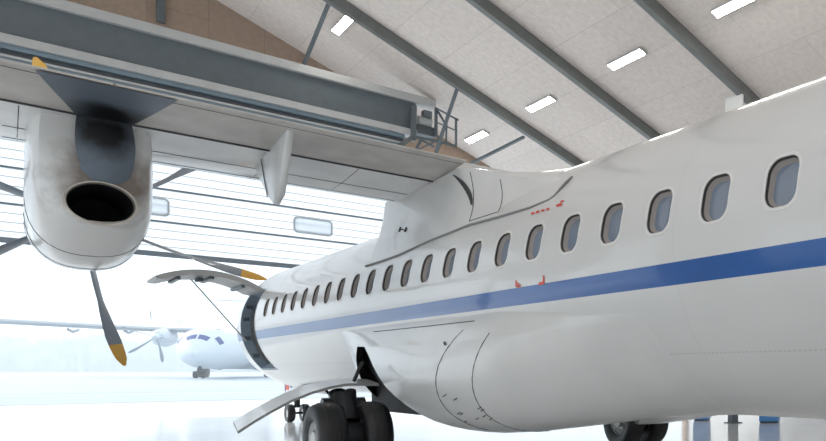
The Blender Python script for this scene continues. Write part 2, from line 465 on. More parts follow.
locker(693, 707, 421, 'narrow blue locker just right of the far main wheel, under the fuselage')
locker(759, 778, 423, 'wider blue locker at lower right, under the rear fuselage')
a = at(733, 423, Z=FZ)
m = MB(); m.box((a.x-.09, a.y-.09, FZ), (a.x+.09, a.y+.09, 2.3)); m.box((a.x-.16, a.y-.16, FZ), (a.x+.16, a.y+.16, FZ+.02)); m.box((a.x-.12, a.y-.12, 2.3), (a.x+.12, a.y+.12, 2.34))
tag(m.build('steel_post', M['steel'], smooth=False), 'grey steel post between the two blue lockers', 'post')

# ================================================================== AIRCRAFT
# fuselage frame: angle 0 points to port (-x), positive upward
NOSE = [(20.15, R0, 0), (20.7, 1.40, -.01), (21.2, 1.31, -.05), (21.7, 1.16, -.12), (22.2, .95, -.22), (22.6, .74, -.31), (22.95, .50, -.38), (23.2, .28, -.43), (23.32, .08, -.45), (23.33, .004, -.45)]
TAIL = [(-4.2, .02, .95), (-4.0, .15, .94), (-3.0, .42, .82), (-2, .66, .66), (-1, .88, .5), (0, 1.08, .34), (1, 1.26, .17), (2, 1.395, .035), (2.6, R0, 0)]
def fus(y):
    if y > 20.15: return interp(NOSE, y)
    if y < 2.6: return interp(TAIL, y)
    return (R0, 0)
def fp(y, a, off=0.):
    r, dz = fus(y); r += off
    return Vector((XC-r*math.cos(a), y, ZC+dz+r*math.sin(a)))

air = empty('airliner', (XC, 10.5, FZ), 'large white propeller airliner with a blue stripe inside the hangar', 'aircraft')
PITCH, Y0, ZW = .6887, 3.3935, .258
THC = math.asin(ZW/R0); HB = .225/R0; NW = list(range(-1, 22)); K = 8
DA, DBm = math.asin(.68/R0), math.asin(-.93/R0)         # cargo door opening angles
DY0, DY1 = 18.75, 20.03
ang = set()
for k in range(K+1): ang.add(round(THC-HB+2*HB*k/K, 6))
for k in range(1, 5): ang.add(round(lerp(THC+HB, DA, k/4), 6))
for k in range(0, 10): ang.add(round(lerp(DBm, THC-HB, k/10), 6))
k0 = max(ang); k1 = min(ang)
for k in range(1, 45): ang.add(round(k0+(2*PI+k1-k0)*k/45, 6))
ang = sorted(ang)
cols = [y for y, *_ in TAIL[:-1]]
ws = Y0-PITCH*1.5
cols = [c for c in cols if c < ws]
for n in NW:
    for k in range(K): cols.append(ws+PITCH*(n+1)+PITCH*k/K)
we = ws+PITCH*len(NW)
cols += [we, DY0, (DY0+DY1)/2, DY1]+[y for y, *_ in NOSE]
cols = sorted(set(round(c, 5) for c in cols))
ny, na = len(cols), len(ang)
m = MB(); vs = [fp(y, a) for y in cols for a in ang]
ia0 = ang.index(round(THC-HB, 6)); ia1 = ang.index(round(THC+HB, 6))
da0 = ang.index(round(DBm, 6)); da1 = ang.index(min(ang, key=lambda x: abs(x-DA)))
dy0 = cols.index(round(DY0, 5)); dy1 = cols.index(round(DY1, 5))
wstart = {cols.index(min(cols, key=lambda c: abs(c-(ws+PITCH*i)))): i for i in range(len(NW))}
wcells = set()
for i0 in wstart:
    for i in range(i0, i0+K):
        for a in range(ia0, ia1): wcells.add((i, a))
fs = []
for i in range(ny-1):
    for a in range(na):
        if (i, a) in wcells: continue
        if dy0 <= i < dy1 and da0 <= a < da1: continue
        a2 = (a+1) % na
        fs.append((i*na+a, (i+1)*na+a, (i+1)*na+a2, i*na+a2))
m.add(vs, fs)
# window cells: perimeter joined to a rounded hole
WW, WH, WR = .30, .355, .105
def hole_pt(t, w, h, r):                                # point on rounded rectangle in direction t
    dx, dy = math.cos(t), math.sin(t); lo, hi = 0., 1.
    def inside(s):
        x, y = abs(dx*s), abs(dy*s)
        if x > w/2 or y > h/2: return False
        if x > w/2-r and y > h/2-r: return math.hypot(x-(w/2-r), y-(h/2-r)) <= r
        return True
    for _ in range(30):
        md = (lo+hi)/2
        if inside(md): lo = md
        else: hi = md
    return dx*lo, dy*lo
for i0, idx in wstart.items():
    per = [(i0+k, ia0) for k in range(K)]+[(i0+K, ia0+k) for k in range(K)]+[(i0+K-k, ia1) for k in range(K)]+[(i0, ia1-k) for k in range(K)]
    yc = (cols[i0]+cols[i0+K])/2
    rings = [[], [], []]
    for (i, a) in per:
        dy, da = cols[i]-yc, (ang[a]-THC)*R0
        t = math.atan2(da/HB/R0*.175, dy/(PITCH/2)*.14)
        hx, hy = hole_pt(t, WW, WH, WR)
        for j, f in enumerate((0., .8, 1.)):
            rings[j].append(fp(lerp(cols[i], yc+hx, f) if i0 >= 0 else 0, THC+lerp(da, hy, f)/R0))
    m.loft(rings, True)
fuselage = m.build('fuselage', M['skin'], air, angle=40)
bmm = bmesh.new(); bmm.from_mesh(fuselage.data); bmesh.ops.remove_doubles(bmm, verts=bmm.verts, dist=.0004)
bmesh.ops.recalc_face_normals(bmm, faces=bmm.faces); bmm.to_mesh(fuselage.data); bmm.free()
fuselage.data.set_sharp_from_angle(angle=rad(40))
# keep the livery in place: texture uses part coordinates (height is world height, y from root)

# one cabin window, then copies along the row
def wloop(w, h, r, depth, y, n=40):
    pts = []
    for k in range(n):
        hx, hy = hole_pt(2*PI*k/n, w, h, r); pts.append(fp(y+hx, THC+hy/R0, -depth))
    return pts
def make_window(y):
    c = fp(y, THC)
    m = MB()
    m.loft([wloop(WW+.05, WH+.05, WR+.02, -.0006, y), wloop(WW+.045, WH+.045, WR+.02, -.003, y), wloop(WW, WH, WR, -.003, y), wloop(WW, WH, WR, .004, y)], True, 0)
    m.loft([wloop(WW, WH, WR, .004, y), wloop(WW-.004, WH-.004, WR, .022, y), wloop(WW-.016, WH-.016, WR-.006, .022, y)], True, 1)
    m.loft([wloop(WW-.016, WH-.016, WR-.006, .022, y), wloop(WW-.055, WH-.055, WR-.02, .055, y)], True, 2)
    w = m.build('cabin_window', [M['rimline'], M['gasket'], M['reveal']], air, origin=c, fix=False, angle=30)
    m = MB(); lp = wloop(WW-.055, WH-.055, WR-.02, .055, y); m.add(lp, [tuple(range(len(lp)))])
    m.build('pane', M['pane'], w, smooth=False, fix=False)
    return w
w0 = make_window(Y0+PITCH*NW[0])
for n in NW[1:]:
    w = copy_tree(w0, air); w.location = Vector(w0.location)+Vector((0, PITCH*(n-NW[0]), 0))

# cargo opening: jamb and dark hold
m = MB()
def oploop(off, g=0.):
    pts = []
    for k in range(12): pts.append(fp(DY0-g, lerp(DBm-g, DA+g, k/12), -off))
    for k in range(4): pts.append(fp(lerp(DY0-g, DY1+g, k/4), DA+g, -off))
    for k in range(12): pts.append(fp(DY1+g, lerp(DA+g, DBm-g, k/12), -off))
    for k in range(4): pts.append(fp(lerp(DY1+g, DY0-g, k/4), DBm-g, -off))
    return pts
m.loft([oploop(-.004, .03), oploop(-.004), oploop(.16), oploop(.17, .05)], True)
for k in (2, 5, 8, 10):                                    # latch blocks on the front jamb
    a = lerp(DBm, DA, k/12); p = fp(DY1-.03, a, -.08); m.box((p.x-.05, p.y-.02, p.z-.04), (p.x+.05, p.y+.02, p.z+.04), 1)
m.build('cargo_door_frame', [M['jamb'], M['steeld']], air, fix=False, smooth=False)
m = MB(); 
rings = [[fp(y, lerp(DBm-.06, DA+.06, k/10), -.17-d) for k in range(11)] for y, d in ((DY0-.06, 0), (DY0-.06, .9), (DY1+.06, .9), (DY1+.06, 0))]
m.loft(rings, False); m.add(rings[0], []); 
m.add([fp(DY0-.06, DA+.06, -.17), fp(DY1+.06, DA+.06, -.17), fp(DY1+.06, DA+.06, -1.07), fp(DY0-.06, DA+.06, -1.07)], [(0, 1, 2, 3)])
m.add([fp(DY0-.06, DBm-.06, -.17), fp(DY1+.06, DBm-.06, -.17), fp(DY1+.06, DBm-.06, -1.07), fp(DY0-.06, DBm-.06, -1.07)], [(0, 1, 2, 3)])
m.build('cargo_hold_lining', M['doorin'], air, smooth=False)

# cargo door, swung up about its top hinge
hinge = fp(DY0, DA); rot = rad(100.5)
def dpt(y, a, off):
    p = fp(y, a, off)-Vector((hinge.x, 0, hinge.z))
    c, s = math.cos(rot), math.sin(rot)
    return Vector((hinge.x+p.x*c+p.z*s, y, hinge.z-p.x*s+p.z*c))
def dptw(y, a, off): return dpt(y, a, off)
m = MB()
NA = 16
for i, (off) in enumerate((0., -.09)):
    pass
outer = [[dptw(y, lerp(DA, DBm, k/NA), .0) for k in range(NA+1)] for y in (DY0+.02, DY1-.02)]
inner = [[dptw(y, lerp(DA, DBm, k/NA), -.10 if 0 < k < NA else -.05) for k in range(NA+1)] for y in (DY0+.02, DY1-.02)]
m.loft(outer, False, 0); m.loft(inner, False, 1); m.loft([outer[0], inner[0]], False, 1); m.loft([outer[1], inner[1]], False, 1)
m.add([outer[0][-1], outer[1][-1], inner[1][-1], inner[0][-1]], [(0, 1, 2, 3)], 1); m.add([outer[0][0], outer[1][0], inner[1][0], inner[0][0]], [(0, 1, 2, 3)], 1)
cd = m.build('cargo_door', [M['white'], M['doorin']], air)
m = MB()
for k in (3, 8, 13):
    a = lerp(DA, DBm, k/NA)
    m.bar(dptw(DY0+.1, a, -.13), dptw(DY1-.1, a, -.13), .06, .06)
m.bar(dptw(DY0+.25, lerp(DA, DBm, .6), -.17), dptw(DY0+.5, lerp(DA, DBm, .6), -.17), .1, .08)
m.build('door_latch', M['steeld'], cd, smooth=False)
m = MB(); m.tube([dptw(DY1-.2, lerp(DA, DBm, .62), -.1), fp(DY1-.04, lerp(DA, DBm, .62), -.04)], .014); m.build('door_strut', M['steell'], cd)

# red marks and small placards on the skin
m = MB()
def decal(mb, poly, off=.004, mi=0):                       # polygon given by lines of sight on the skin
    pts = []
    for u, v in poly:
        d = ray(u, v); ox, oz = -XC, H-ZC; A = d.x**2+d.z**2; B = 2*(d.x*ox+d.z*oz); Cc = ox*ox+oz*oz-(R0+off)**2
        t = (-B-math.sqrt(max(B*B-4*A*Cc, 0)))/2/A; pts.append(Vector((0, 0, H))+d*t)
    mb.add(pts, [tuple(range(len(pts)))], mi)
decal(m, [(515.2, 280.5), (516.6, 280.2), (516.8, 286.6), (515.4, 287)]); decal(m, [(516.6, 285.2), (520.6, 284.2), (520.6, 287), (516.8, 287.8)])
decal(m, [(515.4, 283.4), (519, 282.6), (519, 283.8), (515.4, 284.6)])
m.build('rescue_corner_mark', M['red'], air, smooth=False, fix=False); m = MB()
decal(m, [(542.6, 275.6), (544.2, 275.2), (544.4, 284), (542.8, 284.4)]); decal(m, [(538.4, 282.6), (543, 281.4), (543, 284.4), (538.6, 285.4)])
m.build('rescue_corner_mark', M['red'], air, smooth=False, fix=False)
m = MB()
for (u, v) in ((531, 212.6), (536, 211.2), (541, 209.8), (546, 208.4)):
    decal(m, [(u, v), (u+3.4, v-.9), (u+3.4, v+1.3), (u, v+2.2)])
m.build('red_placard', M['red'], air, smooth=False, fix=False); m = MB()
decal(m, [(556, 204.5), (561.5, 202.6), (562.5, 205.4), (556.5, 207)]); decal(m, [(560, 201), (563.5, 199.8), (563.8, 201.4), (560.2, 202.6)])
m.build('red_placard', M['red'], air, smooth=False, fix=False)

# ---------------------------------------------------------------- wing root fairing
FB = [(6.72, 3.50, 2.90), (6.80, 3.45, 2.80), (7.2, 3.424, 2.766), (7.9, 3.42, 2.77), (8.7, 3.43, 2.79), (9.83, 3.405, 2.734), (10.77, 3.365, 2.652), (11.53, 3.355, 2.633), (12.3, 3.352, 2.63), (12.45, 3.36, 2.70)]
FS = [(6.72, 3.62, 3.03, 3.525), (6.95, 3.635, 3.06, 3.535), (7.25, 3.64, 3.10, 3.54), (7.8, 3.64, 3.225, 3.545), (8.4, 3.63, 3.38, 3.56), (9.0, 3.62, 3.54, 3.62), (9.4, 3.60, 3.63, 3.70), (10.4, 3.585, 3.58, 3.92), (11.5, 3.59, 3.58, 3.95), (12.2, 3.595, 3.60, 3.90), (12.45, 3.66, 3.48, 3.80)]
def fsec(y):
    xa, za = interp(FB, y); xb, zb_, zt_ = interp(FS, y)
    pts = []
    A, B, D = Vector((xa, y, za)), Vector((xb, y, zb_)), Vector((XC, y, zt_))
    inn = A-Vector((A.x-XC, 0, A.z-ZC)).normalized()*.03
    for k in range(9):                                    # slightly hollow side
        t = k/8; p = A.lerp(B, t); p.x += .05*math.sin(PI*t); pts.append(p)
    for k in range(1, 11):                                # shoulder and crown
        t = k/10; x = lerp(B.x, D.x, t); z = lerp(B.z, D.z, math.sin(t*PI/2)); pts.append(Vector((x, y, z)))
    pts = [inn]+pts
    return pts+[Vector((2*XC-p.x, y, p.z)) for p in pts[-2::-1]]
ys = [6.72, 6.75, 6.8, 6.9, 7.05, 7.25]+[7.5+.25*i for i in range(19)]
ys = [y for y in ys if y < 12.1]+[12.1]
secs = [fsec(y) for y in ys]
endf = [Vector((lerp(p.x, XC, .06), 12.22, lerp(p.z, ZC, .03))) for p in secs[-1]]
end2 = [Vector((lerp(p.x, XC, .45), 12.5, lerp(p.z, ZC, .25))) for p in secs[-1]]
enda = [Vector((lerp(p.x, XC, .02), 6.66, lerp(p.z, ZC, .03))) for p in secs[0]]
m = MB(); m.loft([enda]+secs+[endf, end2], False, 0)
# edge seal, access panel outline and the flap slot
def fside(y, z, out=.004):
    s = [p for p in fsec(y)[1:20]]
    for a, b in zip(s, s[1:]):
        if a.z <= z <= b.z: t = (z-a.z)/max(b.z-a.z, 1e-6); q = a.lerp(b, t); q.x -= out; return q
    q = s[0].copy() if z < s[0].z else s[-1].copy(); q.x -= out; return q
seal = [Vector((interp(FB, y)[0]-.004, y, interp(FB, y)[1])) for y in [12.1, 11.5, 10.8, 10.2, 9.8, 9.2, 8.7, 8.3, 7.9, 7.5, 7.2, 7.0, 6.85, 6.78, 6.72]]+[Vector((3.52, 6.68, 2.95)), Vector((3.60, 6.70, 3.03))]
m.tube(seal, .013, 6, 1)
def seam(p0, p1, r=.006, n=8, mi=2):
    m.tube([fside(lerp(p0[0], p1[0], k/n), lerp(p0[1], p1[1], k/n), .0) for k in range(n+1)], r, 5, mi)
seam((8.78, 2.85), (9.14, 3.52)); seam((8.07, 2.86), (8.36, 3.30)); seam((8.78, 2.85), (8.07, 2.86))
# slot: tapered crescent
sl = []
for k in range(9):
    t = k/8; u_, v_ = lerp(lerp(454, 463.5, t), lerp(463.5, 467.5, t), t), lerp(lerp(175, 183, t), lerp(183, 204, t), t)
    q = at(u_, v_, X=lerp(3.60, 3.50, t)); sl.append((q.y, q.z, .055*math.sin(PI*(.12+.80*(1-t)))+.004))
L = [fside(y+w, z, .006) for y, z, w in sl]; Rr = [fside(y-w, z, .006) for y, z, w in sl]
m.loft([L, Rr], False, 2)
# small latch marking near the front
for du in (0, 4): 
    q = at(391+du*1.6, 228+du*.1, X=3.4); y = q.y; m.tube([fside(y, q.z-.035), fside(y, q.z+.03)], .012, 6, 2)
q0 = at(391, 228.3, X=3.4); q1 = at(397, 228.6, X=3.4); m.tube([fside(q0.y, q0.z), fside(q1.y, q1.z)], .008, 6, 2)
m.build('wing_root_fairing', [M['fair'], M['greyseal'], M['seam']], air, angle=50, fix=False)

# ---------------------------------------------------------------- wing
def chordinfo(dx):                                         # dx from the centreline -> leading edge y, chord, z offset
    d = abs(dx); t = max(0, (d-4.75)/8.78)
    return 12.0-.35*t, 2.7-1.15*t, max(0, d-4.75)*.043
def foil(dx, fr0, fr1, n, low_only=False):
    le, c, dz = chordinfo(dx); pts_t, pts_b = [], []
    for k in range(n+1):
        s = lerp(fr0, fr1, (k/n)**1.5 if fr0 == 0 else k/n)          # fraction of chord from the leading edge
        th_ = .18*c*5*(.2969*math.sqrt(s)-.126*s-.3516*s*s+.2843*s**3-.1036*s**4)
        cam_ = .07*math.sin(PI*s)-.02*s
        zc = 3.72+dz+cam_
        pts_t.append((le-s*c, zc+th_)); pts_b.append((le-s*c, zc-th_*.98))
    return pts_b, pts_t
FL = .642                                                  # flap hinge at this chord fraction
def wing_ring(dx, fr0, fr1, n=14):
    b, t = foil(dx, fr0, fr1, n)
    pts = b[::-1]+(t[1:] if fr0 == 0 else t)
    return [Vector((XC+dx, y, z)) for y, z in pts]
stations = [-13.53, -13.4, -11, -9, -7, -4.75, -3, -1.02]
m = MB(); m.loft([wing_ring(d, 0, FL) for d in stations]+[wing_ring(d, 0, FL) for d in (1.02, 3, 4.75, 7, 9, 11, 13.4, 13.53)], True, 0, True)
def under(dx, y):                                          # lower surface height
    le, c, dz = chordinfo(dx); s = min(max((le-y)/c, 0), 1)
    th_ = .18*c*5*(.2969*math.sqrt(s)-.126*s-.3516*s*s+.2843*s**3-.1036*s**4)
    return 3.72+dz+.07*math.sin(PI*s)-.02*s-th_*.98
for yy in (11.05, 11.55):
    m.tube([Vector((XC+d, yy, under(d, yy)-.0)) for d in (-4.7, -4, -3, -2, -1.15)], .005, 5, 1)
for d in (-1.9, -2.7, -4.6):
    m.tube([Vector((XC+d, y, under(d, y))) for y in (10.35, 10.7, 11.05, 11.4, 11.7)], .004, 5, 1)
m.build('wing', [M['wing'], M['seam']], air, angle=45)
def flap(d0, d1, n=6):
    m = MB(); st = [lerp(d0, d1, k/n) for k in range(n+1)]
    rr = []
    for d in st:
        b, t = foil(d, FL+.014, 1, 8); le, c, dz = chordinfo(d)
        pts = b[::-1]+t
        rr.append([Vector((XC+d, y, z-.012*(1 if i < len(b) else -.2))) for i, (y, z) in enumerate(pts)])
    m.loft(rr, True, 0, True)
    m.tube([Vector((XC+d, 10.25, under(d, 10.25)-.002)) for d in st], .026, 6, 1)
    # the dark tube at the slot draws the shadow in the flap gap
    m.tube([Vector((XC+d, 9.42, under(d, 9.42)-.012)) for d in st], .004, 5, 1)
    return m.build('flap', [M['flap'], M['seam']], air, angle=45)
flap(-4.04, -1.06); flap(-9.4, -4.06); flap(1.06, 9.4)
# dark strip in the slot, shade put into its colour
m = MB(); 
for s_ in (-1, 1):
    m.loft([[Vector((XC+s_*d, 10.28, under(d, 10.3)+.02)), Vector((XC+s_*d, 10.20, under(d, 10.2)+.035))] for d in (1.06, 4.75, 9.4)], False)
m.build('slot_shade', M['seam'], air, smooth=False, fix=False)
# flap hinge fairing (hanging blade)
m = MB()
xf = 1.95
A = at(257, 163, X=xf); B = at(291, 130, X=xf); Cc = at(281, 200, X=xf); Dd = at(272, 201, X=xf)
prof = [(A.y, A.z+.05), (A.y-.0, A.z-.03), (lerp(A.y, Dd.y, .5)+.02, lerp(A.z, Dd.z, .5)), (Dd.y+.02, Dd.z+.05), (lerp(Dd.y, Cc.y, .5), Cc.z-.02), (Cc.y-.02, Cc.z+.05), (lerp(Cc.y, B.y, .5), lerp(Cc.z, B.z, .5)), (B.y, B.z+.02), (B.y, B.z+.06), (lerp(A.y, B.y, .5), A.z+.10)]
ring0 = [Vector((xf, y, z)) for y, z in prof]; cen = sum(ring0, Vector())/len(ring0)
rings = []
for dx, sc in ((-.035, .96), (-.028, .985), (-.012, 1.), (.012, 1.), (.028, .985), (.035, .96)):
    rings.append([Vector((xf+dx, cen.y+(p.y-cen.y)*sc, cen.z+(p.z-cen.z)*sc)) for p in ring0])
m.loft(rings, True, 0, True)
m.tube([Vector((xf-.036, lerp(A.y, B.y, .25), A.z-.02)), Vector((xf-.036, lerp(A.y, Cc.y, .62), lerp(A.z, Cc.z, .85)))], .005, 5, 1)
m.build('flap_hinge_fairing', [M['wing'], M['seam']], air, angle=40)

# ---------------------------------------------------------------- engine nacelle
NX = XC-4.05
NS = [(13.42, .26, 2.80, 3.36), (13.30, .36, 2.62, 3.50), (13.0, .43, 2.44, 3.62), (12.5, .44, 2.31, 3.78), (11.9, .45, 2.24, 3.86), (11.4, .45, 2.26, 3.86), (11.0, .455, 2.34, 3.84), (10.75, .44, 2.43, 3.82), (10.55, .41, 2.54, 3.80), (10.42, .37, 2.60, 3.76)]
def nsec(y, hw, zb_, zt_, n=36, ex=2.5):
    tw = min(1, max(0, (12.9-y)/.6))
    pts = []; zm = zb_+(zt_-zb_)*.40
    for k in range(n):
        a = 2*PI*k/n+PI/n; c, s = math.cos(a), math.sin(a)
        ex = lerp(2.5, 5.5, tw) if s > 0 else 2.5; x = hw*math.copysign(abs(c)**(2/ex), c)-.055; e = (zt_-zm) if s > 0 else (zm-zb_)
        pts.append(Vector((NX+x, y, zm+e*math.copysign(abs(s)**(2/ex), s))))
    return pts
EXC = at(98, 203, X=NX-.02); EXC = Vector((NX-.02, 10.34, at(98, 203, Y=10.34).z))
def exl(y, k=1., dz=0., n=36):
    # same angular order as the nacelle sections, so they join cleanly
    return [EXC+Vector((.225*k*math.cos(2*PI*j/n+PI/n), y-EXC.y, .19*k*math.sin(2*PI*j/n+PI/n)+dz)) for j in range(n)]
m = MB(); rings = [nsec(*s) for s in NS]
m.loft([[p.lerp(Vector((NX, 13.43, 3.1)), .9) for p in rings[0]]]+rings+[exl(10.37, 1.16)], True, 0)
# panel joints round the cowling
for y in (12.65, 11.75, 11.1):
    for s0, s1 in zip(NS, NS[1:]):
        if s1[0] <= y <= s0[0]:
            t = (s0[0]-y)/(s0[0]-s1[0]); q = nsec(y, *(lerp(a, b, t) for a, b in zip(s0[1:], s1[1:])))
            m.tube(q[18:]+[q[0]], .0045, 5, 1)
nac = m.build('engine_nacelle', [M['white'], M['seam']], air, angle=50)
m = MB(); m.loft([exl(10.37, 1.16), exl(10.32, 1.13), exl(10.32, 1.06), exl(10.38, 1.02)], True, 0)
m.loft([exl(10.38, 1.02), exl(10.75, .9), exl(11.1, .8), [EXC+Vector((0, .8, 0))]*36], True, 1)
m.build('exhaust_pipe', [M['lip'], M['black']], nac, fix=False)
# scorched heat shield: strip above the pipe and fan on the flap underside
SOOT_W = Vector((NX+.02, 10.10, 3.47)); 
SOOT_C = tuple(SOOT_W-Vector((XC, 10.5, FZ)))
M['soot'] = soot_mat()
m = MB()
strip = []
for k in range(9):
    t = k/8; y = lerp(10.345, 10.24, t) - .05*math.sin(PI*t); z = lerp(EXC.z+.20, under(NX-XC, 10.2)-.02, t); w = lerp(.16, .19, t)+.03*math.sin(PI*t)
    strip.append([Vector((NX+.02*(1-t)+w*q, y+.05*q*q, z+.07*q*q*(1-t))) for q in (-1, -.5, 0, .5, 1)])
m.loft(strip, False)
fan = []
for k in range(9):
    t = k/8; y = lerp(10.25, 9.31, t); row = []
    for q in range(9):
        x = lerp(lerp(NX-.19, .17, t), lerp(NX+.19, 1.06, t), q/8); row.append(Vector((x, y, under(x-XC, y)-.022)))
    fan.append(row)
m.loft(fan, False); m.build('heat_shield', M['soot'], nac, fix=False)

def stained():
    mm = mat('white nacelle paint with exhaust stains', (.80, .80, .79), .3, coat=.5)
    nt = mm.node_tree; b = nt.nodes['Principled BSDF']; tc = nt.nodes.new('ShaderNodeTexCoord')
    n = nt.nodes.new('ShaderNodeTexNoise'); n.inputs['Scale'].default_value = 5; n.inputs['Detail'].default_value = 7
    nt.links.new(tc.outputs['Object'], n.inputs['Vector'])
    g = nt.nodes.new('ShaderNodeVectorMath'); g.operation = 'DISTANCE'; nt.links.new(tc.outputs['Object'], g.inputs[0])
    g.inputs[1].default_value = tuple(EXC+Vector((.05, .05, .22))-Vector((XC, 10.5, FZ)))
    d = mathn(nt, 'ADD', g.outputs['Value'], mathn(nt, 'MULTIPLY', mathn(nt, 'SUBTRACT', n.outputs['Fac'], .5), .55))
    r = nt.nodes.new('ShaderNodeMapRange'); r.inputs['From Min'].default_value = .16; r.inputs['From Max'].default_value = .50
    nt.links.new(d, r.inputs['Value'])
    nt.links.new(mixc(nt, r.outputs['Result'], (.22, .18, .155), (.80, .80, .79)), b.inputs['Base Color'])
    return mm
nac.data.materials[0] = stained()
# propeller
HUB = Vector((NX, 13.60, 3.10))
def blade_mb(ang_, mb, hub=HUB):
    ax = Vector((math.cos(ang_), 0, math.sin(ang_))); tg = Vector((-math.sin(ang_), 0, math.cos(ang_)))
    rings = []; N = 18
    for i in range(N+1):
        t = i/N; r = lerp(.2, 1.965, t)
        c = interp([(0, .13), (.12, .16), (.35, .27), (.6, .29), (.82, .25), (.93, .20), (.98, .13), (1., .05)], t)[0]
        thk = lerp(.045, .012, min(1, t*1.3))
        beta = rad(interp([(0, 12), (.3, 15), (.5, 15), (.65, 25), (.8, 37), (1, 40)], t)[0])
        ch = Vector((0, math.cos(beta), 0))+tg*math.sin(beta); nr = tg*math.cos(beta)-Vector((0, math.sin(beta), 0))
        sw = -.19*t*(1-t)*4*.25
        cen = hub+ax*r+tg*sw*1.0
        rings.append([cen+ch*c*.5*math.cos(2*PI*k/10)+nr*thk*.5*math.sin(2*PI*k/10) for k in range(10)])
    mb.loft(rings[:16], True, 0, True); mb.loft(rings[15:], True, 1, True)
prop = MB(); prop.lathe(HUB, (0, 1, 0), [(.27, -.22), (.27, .0), (.25, .15), (.19, .35), (.1, .5), (.0, .56)], 28)
prop = prop.build('propeller', M['white'], air, origin=HUB)
PH = -1.3711
for k in range(6):
    m = MB(); blade_mb(PH+k*PI/3, m); m.build('blade', [M['blade'], M['yellow']], prop)

# ---------------------------------------------------------------- main gear fairing (sponson)
BT = [(4.9, 0), (5.3, .03), (5.8, .11), (6.3, .22), (6.8, .345), (7.3, .45), (7.9, .56), (8.6, .635), (9.5, .67), (10.4, .64), (11.0, .58), (11.6, .50), (12.2, .36), (12.7, .19), (13.0, .07), (13.2, 0)]
ATOP, ABOT = rad(-15), rad(-89)
def stop(y): return lerp(rad(-15), rad(-22), min(1, max(0, (7.6-y)/2.7)))
def sp(y, a, off=0., side=-1):
    b = interp(BT, y)[0]; t = (a-ATOP)/(ABOT-ATOP); t = min(max(t, 0), 1)
    top = stop(y)
    t = min(max((a-top)/(ABOT-top), 0), 1)
    f = math.sin(PI*t**.85)**1.15 if 0 < t < 1 else 0
    r = R0-.008+.016*min(1, b/.1)*(1 if t > 0 else 0)+b*f+off
    return Vector((XC+side*r*math.cos(a), y, ZC+r*math.sin(a)))
AM = rad(-23.5)
def yend(a): return lerp(11.5, 7.7, min(1, max(0, (a-AM)/(rad(-78)-AM)))**.85)
def spon(side):
    m = MB(); na_ = 26
    def curve(y): return None
    rows = []
    ny_ = 40
    top = [[sp(lerp(4.9, 13.2, i/60), lerp(stop(lerp(4.9, 13.2, i/60)), AM, k/6), 0, side) for k in range(7)] for i in range(61)]
    m.loft(top, False)
    low = [[sp(lerp(4.9, yend(lerp(AM, ABOT, k/20)), i/ny_), lerp(AM, ABOT, k/20), 0, side) for k in range(21)] for i in range(ny_+1)]
    m.loft(low, False)
    edge = [p for p in low[-1]]
    lip = [p+Vector((-side*.05, .0, .03)) for p in edge]
    m.loft([edge, lip], False, 1)
    fr = [[sp(lerp(11.95, 13.2, i/12), lerp(AM, ABOT, k/20), 0, side) for k in range(21)] for i in range(13)]
    m.loft(fr, False)
    if side < 0:
        # access panel outlines
        for yy, a0, a1, bow in ((8.25, -20, -56, .5), (7.6, -22, -66, .35)):
            pts = []
            for k in range(15):
                t = k/14; a = rad(lerp(a0, a1, t)); pts.append(sp(yy+bow*(4*t*(1-t))*.7+.25*t, a, .001, side))
            m.tube(pts, .004, 5, 2)
        m.tube([sp(y, rad(-17.5), .002, side) for y in [8.1+.3*k for k in range(12)]], .006, 5, 2)
        for k in range(10):
            y = random.uniform(7.9, 8.9); a = rad(random.uniform(-50, -38)); m.tube([sp(y, a, .001, side), sp(y+.09, a-.01, .001, side)], .006, 5, 2)
        m.lathe(sp(8.55, rad(-24), .0, side), Vector((-1, 0, -.3)), [(0, .006), (.03, .006), (.035, 0)], 12, 2)
    o = m.build('landing_gear_fairing', [M['belly'], M['greyseal'], M['seam']], air, angle=50)
    m = MB()
    wl = [[sp(y, lerp(rad(-20), ABOT, k/14), -.16*min(1, interp(BT, y)[0]/.4)-.012, side) for k in range(15)] for y in (8.2, 8.9, 9.6, 10.4, 11.0, 11.5, 12.0, 12.3)]
    m.loft(wl, False); xw = XC+side*1.22; m.box((xw-.02, 8.6, .53), (xw+.02, 12.2, 1.4)); m.build('wheel_well', M['black'], o, fix=False)
    return o
spon(-1); spon(1)

# ---------------------------------------------------------------- main gear
def tyre(c, R=.43, w=.25, name_parent=None):
    t = MB(); pr = []
    for k in range(17):
        a = PI*k/16; pr.append((R-.10+.10*math.sin(a)**.6, -w/2*math.cos(a)*1.0))
    pr = [(.22, -w/2*.8), (.28, -w/2*.98)]+pr+[(.28, w/2*.98), (.22, w/2*.8)]
    # groove ridges
    t.lathe(c, (1, 0, 0), pr, 40)
    for g in (-.06, -.02, .02, .06): t.lathe(c, (1, 0, 0), [(R-.003, g-.004), (R+.003, g-.002), (R+.003, g+.002), (R-.003, g+.004)], 40)
    ty = t.build('tyre', M['rubber'], name_parent, origin=c)
    h = MB()
    for s in (-1, 1): h.lathe(c, (s, 0, 0), [(.225, w*.36), (.21, w*.40), (.17, w*.30), (.10, w*.26), (.09, w*.42), (.0, w*.44)], 28)
    for k in range(8):
        a = 2*PI*k/8
        for s in (-1, 1): h.lathe(c+Vector((s*w*.28, .145*math.cos(a), .145*math.sin(a))), (s, 0, 0), [(.018, -.01), (.018, .02), (0, .022)], 8)
    h.build('wheel_rim', M['rim'], name_parent, origin=c)
